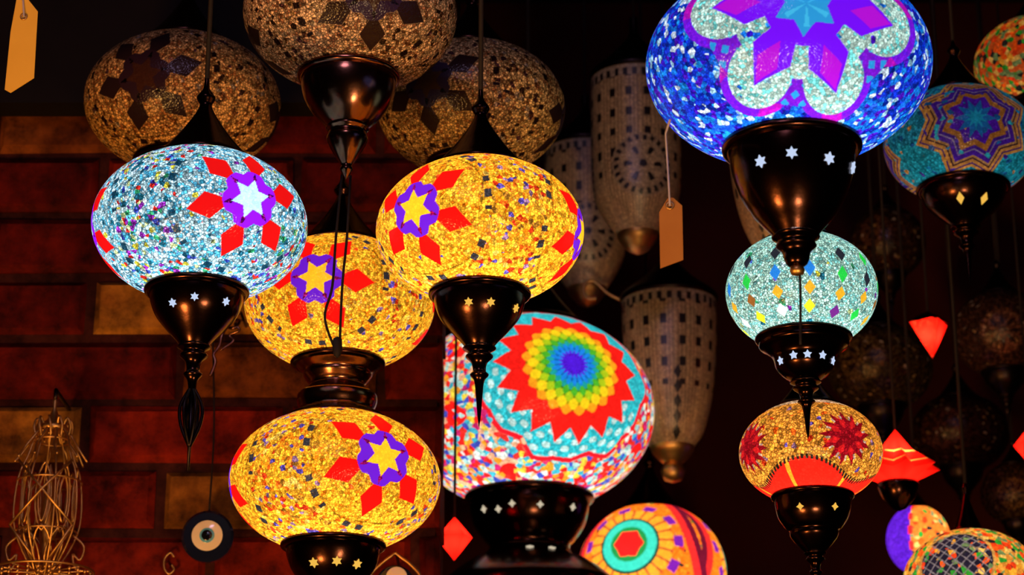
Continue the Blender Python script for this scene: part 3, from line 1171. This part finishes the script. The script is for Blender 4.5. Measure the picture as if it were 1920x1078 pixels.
def sconce(px, ytop, prof_px, Y, label, med, kind, rows=6):
    """prof_px: (radius px, row px) from top to bottom"""
    top = at(px, ytop, Y)
    s = mpp(top)
    el = math.cos(rad(20))
    prof = [(r * s, -(y - ytop) * s / el) for r, y in prof_px]
    t = empty('cylinder_lamp', (top.x, top.y, top.z), label, 'lamp', 'cream cylinder lamps in the recess')
    sm = spline([(r, 0, z) for r, z in prof], 14)
    rr = np.array([q[0] for q in sm])[::-1]
    zz = np.array([q[2] for q in sm])[::-1]
    m = 160
    tt = np.linspace(0, 1, m)
    zs_ = np.interp(tt, np.linspace(0, 1, len(zz)), zz)
    rs_ = np.interp(tt, np.linspace(0, 1, len(rr)), rr)
    seg = 360
    phi = np.linspace(0, 2 * PI, seg, endpoint=False)
    ZZ, PP = np.meshgrid(zs_, phi, indexing='ij')
    RR, _ = np.meshgrid(rs_, phi, indexing='ij')
    ZZ, PP, RR = ZZ.ravel(), PP.ravel(), RR.ravel()
    P = np.stack([RR * np.cos(PP), RR * np.sin(PP), ZZ], -1)
    H = -zz[0]
    mpx, mpy, mr = med
    ml = math.asin(max(-1, min(1, (mpx - px) / prof_px[1][0]))) - PI / 2
    zm = -(mpy - ytop) * s / el + .04 * s * prof_px[0][0] * 0
    zsh = ZZ + H
    # front surface seen from below: shift of the medallion row
    zm2 = zm - prof_px[1][0] * s * math.tan(rad(20))
    pat = sconce_pat(ml, 0.30 * H if kind == 'disc' else .35 * H, zm2 + H, mr * s, rows, H, kind == 'vase')
    cv = pat(P, PP, zsh, RR)
    grid_mesh('shade', t, P, seg, m, cv, M_SH_BEAD)
    r0 = prof[0][0]
    metal_lathe('cap', t, [(r0 * 1.02, -.002), (r0 * 1.05, .004), (r0 * .95, .012), (r0 * .6, .03), (r0 * .3, .05), (r0 * .12, .065), (r0 * .1, .09)], 1, M_BLACK, 48)
    rb, zb2 = prof[-1]
    metal_lathe('cup', t, [(rb * 1.02, zb2 + .002), (rb * .95, zb2 - .006), (rb * .75, zb2 - .014), (rb * .5, zb2 - .022), (rb * .15, zb2 - .027), (0, zb2 - .028)], 1, M_BRASS, 40)
    b = MB()
    b.tube([(0, 0, .08), (0, 0, CEIL_Z - top.z)], .002, 8)
    b.build('cord', M_CORD, t)
    return t, s, prof


sconce(1190, 150, [(82, 150), (83, 220), (83, 320), (76, 380), (50, 425), (38, 440)], 2.72,
       'unlit cream cylinder lamp with a flower disc, just left of the brown price tag', (1198, 310, 52), 'disc', 8)
sconce(1098, 285, [(76, 285), (77, 340), (76, 430), (66, 490), (36, 540)], 3.06,
       'unlit cream cylinder lamp half hidden behind the centre yellow lamp', (1098, 432, 48), 'disc', 7)
t, s, prof = sconce(1254, 565, [(88, 565), (87, 640), (78, 730), (60, 800), (40, 830)], 2.95,
                    'unlit cream tapered cylinder lamp with a brass knob, right of the multicolour lamp', (1262, 745, 48), 'vase', 7)
kn = t
b = MB()
zb2 = prof[-1][1]
b.lathe([(.001, .0), (.012, -.003), (.017, -.014), (.012, -.026), (.001, -.03)], 28, (0, 0, zb2 - .020))
b.build('knob', M_BRASS, kn)
b_k = t
b = MB()
b.tube(spline([(-.062, 0, .0), (-.085, 0, .012), (-.105, 0, .03), (-.118, 0, .022), (-.115, 0, .006), (-.10, 0, .004)], 6), .0028, 8)
b.build('scroll_arm', M_BRASS, t)

sconce(1442, 235, [(76, 235), (77, 290), (70, 360), (56, 420), (36, 465)], 2.62,
       'cream cylinder lamp mostly hidden behind the dark cup of the big blue lamp', (1400, 400, 40), 'vase', 6)

# ================================================================== red star lanterns
M_RED = mosaic_mat('red_glass', [(.8, .02, .01), (.85, .1, .02)], 150, 300, trans=.85, grout=.8, bead_var=.15)


def glow_solid(name, label, cat, px, py, Y, build, energy, s=None, bulb_off=(0, 0, 0), cup=None):
    p = at(px, py, Y)
    k = mpp(p)
    t = empty(name, p, label, cat)
    b = MB()
    build(b, k)
    me = bpy.data.meshes.new('shade')
    me.from_pydata(b.v, [], b.f)
    me.update()
    cols = np.tile(np.array([.80, .008, .004, 0], dtype=np.float32), (len(b.f), 1))
    for fi in getattr(b, 'gold', ()):
        cols[fi] = (.85, .30, .05, 0)
    a = me.attributes.new('Col', 'FLOAT_COLOR', 'FACE')
    a.data.foreach_set('color', cols.ravel())
    a = me.attributes.new('Tile', 'FLOAT', 'POINT')
    a.data.foreach_set('value', np.full(len(b.v), .9, dtype=np.float32))
    link_mesh('shade', me, M_RED, t, False)
    bl_ = bulb(t, energy, 0, .008, (1, .8, .6))
    bl_.location = bulb_off
    b = MB()
    ztop = cup[0] * k
    b.tube([(0, 0, ztop), (0, 0, CEIL_Z - p.z)], .0018, 6)
    b.build('cord', M_CORD, t)
    return t, k


def spikes(b, k, tips, core):
    """star solid: each tip is a four-sided pyramid standing on the core cube"""
    for (d, ln) in tips:
        d = Vector(d).normalized()
        a = d.orthogonal().normalized()
        c2 = d.cross(a)
        vs = [d * core * .55 * k + (a * x + c2 * y) * core * k for x, y in ((1, 1), (-1, 1), (-1, -1), (1, -1))] + [d * ln * k]
        b.add(vs, [(0, 1, 4), (1, 2, 4), (2, 3, 4), (3, 0, 4)])


def star_build(b, k):
    # eight-pointed faceted star lantern with a steep peak
    m = 16
    lv = [0, .30, .36, .84, .92, 1.0]      # from the rim up to the shoulder, with two gold lines
    V_, f, gold = [], [], []
    for u in lv:
        for i in range(m):
            a = i * PI / 8 + rad(4)
            r, z = (82, -4) if i % 2 == 0 else (52, -10)
            q = 34 if i % 2 == 0 else 24
            rr = r + (q - r) * u
            V_.append(Vector((rr * k * math.cos(a), rr * k * math.sin(a), (z + (30 - z) * u) * k)))
    V_ += [Vector((0, 0, 74 * k)), Vector((0, 0, -44 * k))]
    nt_, nb_ = len(V_) - 2, len(V_) - 1
    for L_ in range(len(lv) - 1):
        for i in range(m):
            n = (i + 1) % m
            if L_ in (1, 3):
                gold.append(len(f))
            f.append((L_ * m + i, L_ * m + n, (L_ + 1) * m + n, (L_ + 1) * m + i))
    o = (len(lv) - 1) * m
    for i in range(m):
        n = (i + 1) % m
        f += [(o + i, o + n, nt_), (n, i, nb_)]
    b.add(V_, f)
    b.gold = gold


t, k = glow_solid('star_lantern', 'glowing red star-shaped lantern behind the amber lamp', 'lantern', 1682, 876, 2.55, star_build, .26, bulb_off=(0, 0, .01), cup=(75,))
b = MB()
b.lathe([(.001, -30 * k), (38 * k, -30 * k), (40 * k, -36 * k), (30 * k, -60 * k), (12 * k, -80 * k), (.001, -84 * k)], 32)
b.build('cup', M_BRONZE, t)


def pyr_build(b, k):
    ring = [Vector((40 * k * math.cos(i * PI / 2 + rad(18)), 40 * k * math.sin(i * PI / 2 + rad(18)), 26 * k)) for i in range(4)]
    b.add(ring + [Vector((4 * k, 0, -42 * k)), Vector((0, 0, 40 * k))], [(1, 0, 4), (2, 1, 4), (3, 2, 4), (0, 3, 4), (0, 1, 5), (1, 2, 5), (2, 3, 5), (3, 0, 5)])


t, k = glow_solid('pyramid_lantern', 'small glowing red glass lantern pointing down, right of the mint lamp', 'lantern', 1742, 632, 2.78, pyr_build, .14, bulb_off=(0, 0, .004), cup=(36,))
b = MB()
b.lathe([(.001, 48 * k), (12 * k, 46 * k), (40 * k, 30 * k), (40 * k, 27 * k), (30 * k, 30 * k), (.001, 44 * k)], 4)
b.build('cap', M_BLACK, t, False)


def gem_build(b, k):
    ring = [Vector((34 * k * math.cos(i * PI / 3), 34 * k * math.sin(i * PI / 3), 0)) for i in range(6)]
    b.add(ring + [Vector((0, 0, -44 * k)), Vector((0, 0, 40 * k))], [((i + 1) % 6, i, 6) for i in range(6)] + [(i, (i + 1) % 6, 7) for i in range(6)])


t, k = glow_solid('faceted_lantern', 'small glowing red lantern at the brick wall end, lower left of the multicolour lamp', 'lantern', 852, 1008, 2.62, gem_build, .12, cup=(38,))
t, k = glow_solid('faceted_lantern', 'tiny glowing red lantern at the right edge, above the golden-disc globe', 'lantern', 1934, 836, 2.86, gem_build, .10, cup=(38,))

# ================================================================== price tags
M_PAPER = plain_mat('yellowed_card', (.92, .52, .06), (.80, .42, .04), 30, .7)
M_PAPER2 = plain_mat('kraft_card', (.44, .18, .035), (.34, .12, .02), 30, .7)


def price_tag(outline, hole, string_pts, Y, label, mat):
    cx = sum(p[0] for p in outline) / len(outline)
    cy = sum(p[1] for p in outline) / len(outline)
    c = at(cx, cy, Y)
    t = empty('price_tag', c, label, 'tag')
    poly = [at(x, y, Y) - c for x, y in outline]
    b = MB()
    n = len(poly)
    b.add([p + Vector((0, -.0005, 0)) for p in poly] + [p + Vector((0, .0005, 0)) for p in poly],
          [tuple(range(n)), tuple(range(n, 2 * n))[::-1]] + [(i, (i + 1) % n, n + (i + 1) % n, n + i) for i in range(n)])
    b.build('card', mat, t, False)
    h = at(*hole, Y) - c
    b = MB()
    b.tube([h + Vector((.0028 * math.cos(i * PI / 6), -.0008, .0028 * math.sin(i * PI / 6))) for i in range(12)], .0009, 6, True)
    b.build('eyelet', M_BRASS, t)
    b = MB()
    b.tube([at(x, y, yy) - c for x, y, yy in string_pts], .0009, 6)
    b.build('string', M_STRING, t)
    return t


p = at(40, -10, 1.9)
price_tag([(31, 0), (52, -2), (71, 22), (64, 146), (20, 174), (9, 168), (20, 60)], (45, 32), [(45, 32, 1.898), (42, -20, 1.9), (44, -700, 1.9)], 1.9,
          'plain yellow card tag hanging in the upper left corner', M_PAPER)
price_tag([(1252, 372), (1262, 371), (1279, 386), (1281, 487), (1238, 503), (1236, 398)], (1256, 386), [(1256, 386, 1.658), (1253, 330, 1.66), (1248, 250, 1.655), (1256, 225, 1.59)], 1.66,
          'plain brown card tag on a string below the left of the big blue lamp', M_PAPER2)

# ================================================================== evil-eye bead
def disc_mat(name, col, rough=.12):
    m, nt, N, L = new_mat(name)
    out = N.new('ShaderNodeOutputMaterial')
    b = N.new('ShaderNodeBsdfPrincipled')
    tc = N.new('ShaderNodeTexCoord')
    nz = N.new('ShaderNodeTexNoise')
    nz.inputs['Scale'].default_value = 80
    L.new(tc.outputs['Object'], nz.inputs['Vector'])
    mx = N.new('ShaderNodeMix')
    mx.data_type = 'RGBA'
    mx.inputs[6].default_value = (*[x * .85 for x in col], 1)
    mx.inputs[7].default_value = (*col, 1)
    L.new(nz.outputs['Fac'], mx.inputs[0])
    L.new(mx.outputs[2], b.inputs['Base Color'])
    b.inputs['Roughness'].default_value = rough
    b.inputs['Coat Weight'].default_value = .5
    L.new(b.outputs[0], out.inputs[0])
    return m


M_NAVY = disc_mat('navy_glass', (.006, .008, .03))
M_WHITE = disc_mat('white_glass', (.75, .62, .52))
M_SKY = disc_mat('light_blue_glass', (.10, .35, .60))
M_PUPIL = disc_mat('black_glass', (.004, .004, .006))
YE = 2.33
c = at(390, 1007, YE)
k = mpp(c)
t = empty('evil_eye_bead', c, 'dark blue round glass eye bead hanging on a cord against the brick wall', 'ornament')
RX = Matrix.Rotation(PI / 2, 4, 'X')


def disc(name, parent, r, y0, y1, mat, edge=.25):
    b = MB()
    h = (y1 - y0)
    b.lathe([(.0005, -h / 2), (r * .8, -h / 2), (r, -h / 2 + h * edge), (r, h / 2 - h * edge), (r * .9, h / 2), (.0005, h / 2)], 48)
    b.v = [tuple(RX @ Vector(v) + Vector((0, (y0 + y1) / 2, 0))) for v in b.v]
    return b.build(name, mat, parent, True, 40)


disc('glass_disc', t, 49 * k, -.007, .005, M_NAVY)
disc('white_ring', t, 29 * k, -.0085, -.006, M_WHITE)
disc('iris', t, 14 * k, -.0095, -.008, M_SKY)
disc('pupil', t, 10 * k, -.0105, -.009, M_PUPIL)
b = MB()
ph = at(398, 600, YE + .01) - c
b.tube(spline([(0, 0, 48 * k), (0.001, .001, .5 * ph.z), tuple(ph)], 6), .0011, 6)
b.build('cord', M_CORD, t)
b = MB()
b.tube([ph + Vector((0, -.008, 0)), ph + Vector((0, WALL_Y + .004 - c.y - ph.y, 0))], .0025, 8)
b.build('nail', M_BLACK, t)

# ================================================================== brass ornament hanging under the eye beads' row (teardrop with a pale disc)
c = at(741, 1082, 2.3)
k = mpp(c)
t = empty('teardrop_ornament', c, 'brass teardrop ornament with a pale centre at the bottom edge beside the lower yellow globe', 'ornament')
loop = spline([(0, 0, 46 * k), (-24 * k, 0, 28 * k), (-46 * k, 0, 4 * k), (-48 * k, 0, -24 * k), (-28 * k, 0, -50 * k), (0, 0, -58 * k), (28 * k, 0, -50 * k), (48 * k, 0, -24 * k), (46 * k, 0, 4 * k), (24 * k, 0, 28 * k)], 5)
b = MB()
b.tube(loop, 3.2 * k, 8, True)
b.build('frame', M_BRASS, t)
disc('dark_disc', t, 36 * k, -.003, .003, M_NAVY).location = (0, 0, -14 * k)
disc('pale_disc', t, 20 * k, -.005, -.003, M_WHITE).location = (3 * k, 0, -2 * k)
b = MB()
b.tube([(0, 0, 46 * k), (0, .02, 50 * k), (0, WALL_Y + .004 - c.y, 50 * k)], .0016, 6)
b.build('hook', M_BLACK, t)

# small scroll hook on the wall
c = at(318, 1056, WALL_Y - .008)
k = mpp(c)
b = MB()
b.tube(spline([(8 * k, 0, 12 * k), (0, 0, 20 * k), (-10 * k, 0, 8 * k), (-9 * k, 0, -10 * k), (0, 0, -20 * k), (9 * k, 0, -12 * k), (4 * k, 0, -3 * k)], 6), 2.4 * k, 8)
b.tube([(-10 * k, 0, 4 * k), (-10 * k, .012, 4 * k)], 2.2 * k, 8)
o = b.build('scroll_hook', M_BRASS)
o.location = c
tag(o, 'small curled brass hook on the brick wall left of the eye bead', 'hook')

# curled brass chain ornament beside A's cup
c = at(428, 628, 2.33)
k = mpp(c)
t = empty('curled_ornament', c, 'curled copper wire ornament hanging right of the pale blue lamp\'s dark cup', 'ornament')
b = MB()
b.tube(spline([(22 * k, 0, 44 * k), (4 * k, 0, 36 * k), (-6 * k, 0, 18 * k), (12 * k, -.004, 12 * k), (20 * k, 0, 28 * k), (6 * k, .004, 30 * k), (-10 * k, 0, 4 * k), (-16 * k, 0, -22 * k), (-26 * k, 0, -38 * k), (-22 * k, 0, -54 * k), (-30 * k, 0, -80 * k)], 6), 3.0 * k, 8)
b.build('wire_curl', M_COPPER, t)
b = MB()
b.tube(spline([(26 * k, 0, 30 * k), (12 * k, -.003, 20 * k), (22 * k, -.003, 8 * k), (2 * k, 0, 0), (10 * k, 0, -12 * k), (-14 * k, 0, -30 * k)], 6), 2.2 * k, 8)
b.build('wire_curl', M_COPPER, t)
b = MB()
b.tube([(22 * k, 0, 44 * k), (22 * k, WALL_Y + .004 - c.y, 46 * k)], .0016, 6)
b.build('hook', M_BLACK, t)

# ================================================================== brass filigree lantern at lower left
YL = 2.305
c = at(92, 920, YL)
k = mpp(c)
t = empty('filigree_lantern', c, 'brass wire filigree lantern with crossed wires and a beaded skirt hanging at lower left', 'lantern')
V = Vector


def px_(x, y, d=0.0):
    return ((x - 92) * k, d, -(y - 920) * k / .94)


def ring_pt(r, a, z):
    return (r * math.cos(a), r * math.sin(a), z)


zz = lambda y: -(y - 920) * k / .94
bodyr = [(20, 800), (34, 830), (44, 862), (56, 890), (62, 930), (62, 975), (52, 1010), (30, 1050), (6, 1078)]
frame = MB()
for i in range(8):
    a = i * PI / 4 + rad(22)
    frame.tube(spline([ring_pt(r * k, a, zz(y)) for r, y in bodyr], 4), 2.0 * k, 6)
for (r, y) in ((34, 830), (60, 905), (56, 995)):
    frame.tube([ring_pt(r * k, j * PI / 16, zz(y)) for j in range(32)], 1.8 * k, 6, True)
frame.build('wire_frame', M_BRASS, t)
for i in range(8):     # pointed leaves inside the frame
    a = i * PI / 4
    b = MB()
    for (w_, y0, y1) in ((15, 880, 1000), (9, 900, 985), (17, 990, 1068)):
        pts = []
        for j in range(16):
            u = j / 16 * 2 * PI
            yy = (y0 + y1) / 2 + (y1 - y0) / 2 * math.cos(u)
            tt = (yy - 880) / 190
            rr = (50 if yy < 985 else 50 - (yy - 985) * .42)
            off = w_ / max(rr, 8) * math.sin(u) * abs(math.sin(u)) ** .4
            pts.append(ring_pt(rr * k, a + off, zz(yy)))
        b.tube(pts, 2.1 * k, 6, True)
    b.build('leaf_loop', M_BRASS, t)
for s_ in (-1, 1):
    b = MB()
    b.tube([px_(92 - s_ * 50, 876, -.028), px_(92, 930, -64 * k), px_(92 + s_ * 58, 992, -.028)], 2.6 * k, 6)
    b.tube([px_(92 + s_ * 58, 992, -.028), px_(92, 1062, -20 * k)], 2.6 * k, 6)
    b.build('cross_wire', M_BRASS, t)
b = MB()
b.lathe([(1 * k, zz(872)), (7 * k, zz(890)), (13 * k, zz(960)), (12 * k, zz(1000)), (6 * k, zz(1040)), (1 * k, zz(1056))], 20)
b.build('candle', M_BRASS, t)
for i in range(10):     # crown leaves
    a = i * 2 * PI / 10
    b = MB()
    b.tube(spline([ring_pt(20 * k, a, zz(800)), ring_pt(36 * k, a + .1, zz(822)), ring_pt(52 * k, a - .05, zz(846)), ring_pt(68 * k, a + .05, zz(868))], 5), [2.2 * k] * 16, 6)
    b.tube(spline([ring_pt(18 * k, a + .3, zz(812)), ring_pt(30 * k, a + .2, zz(790)), ring_pt(36 * k, a + .35, zz(806)), ring_pt(30 * k, a + .4, zz(826))], 5), 2.4 * k, 6)
    b.build('crown_leaf', M_BRASS, t)
b = MB()
b.lathe([(1 * k, zz(750)), (5 * k, zz(757)), (3 * k, zz(768)), (7 * k, zz(778)), (12 * k, zz(790)), (26 * k, zz(802)), (30 * k, zz(810)), (2 * k, zz(812))], 20)
b.build('top_knob', M_BRASS, t)
b = MB()
b.tube([ring_pt(92 * k, j * PI / 20, zz(1064)) for j in range(40)], 2.4 * k, 6, True)
for j in range(12):
    a = j * PI / 6
    b.tube([ring_pt(4 * k, a, zz(1066)), ring_pt(92 * k, a, zz(1064))], 1.5 * k, 5)
b.build('skirt_ring', M_BRASS, t)
for j in range(30):
    a = j * 2 * PI / 30
    b = MB()
    for q in range(4):
        b.lathe([(.3 * k, 4 * k), (3.4 * k, 1.5 * k), (3.4 * k, -1.5 * k), (.3 * k, -4 * k)], 8, ring_pt(92 * k, a, zz(1068) - q * 8 * k - 4 * k))
    b.build('bead_string', M_BRASS, t)
for s_ in (-1, 1):
    b = MB()
    b.tube(spline([px_(92 + s_ * 50, 1000), px_(92 + s_ * 72, 1020), px_(92 + s_ * 66, 1044), px_(92 + s_ * 52, 1034), px_(92 + s_ * 60, 1060), px_(92 + s_ * 86, 1064)], 5), 2.4 * k, 6)
    b.build('side_scroll', M_BRASS, t)
# hangs from a bracket on the wall behind it
b = MB()
b.tube([(0, 0, zz(752)), (0, 0, zz(735)), (0, WALL_Y + .004 - c.y, zz(735))], .0022, 8)
b.build('hook', M_BLACK, t)

print('objects', len(bpy.data.objects))
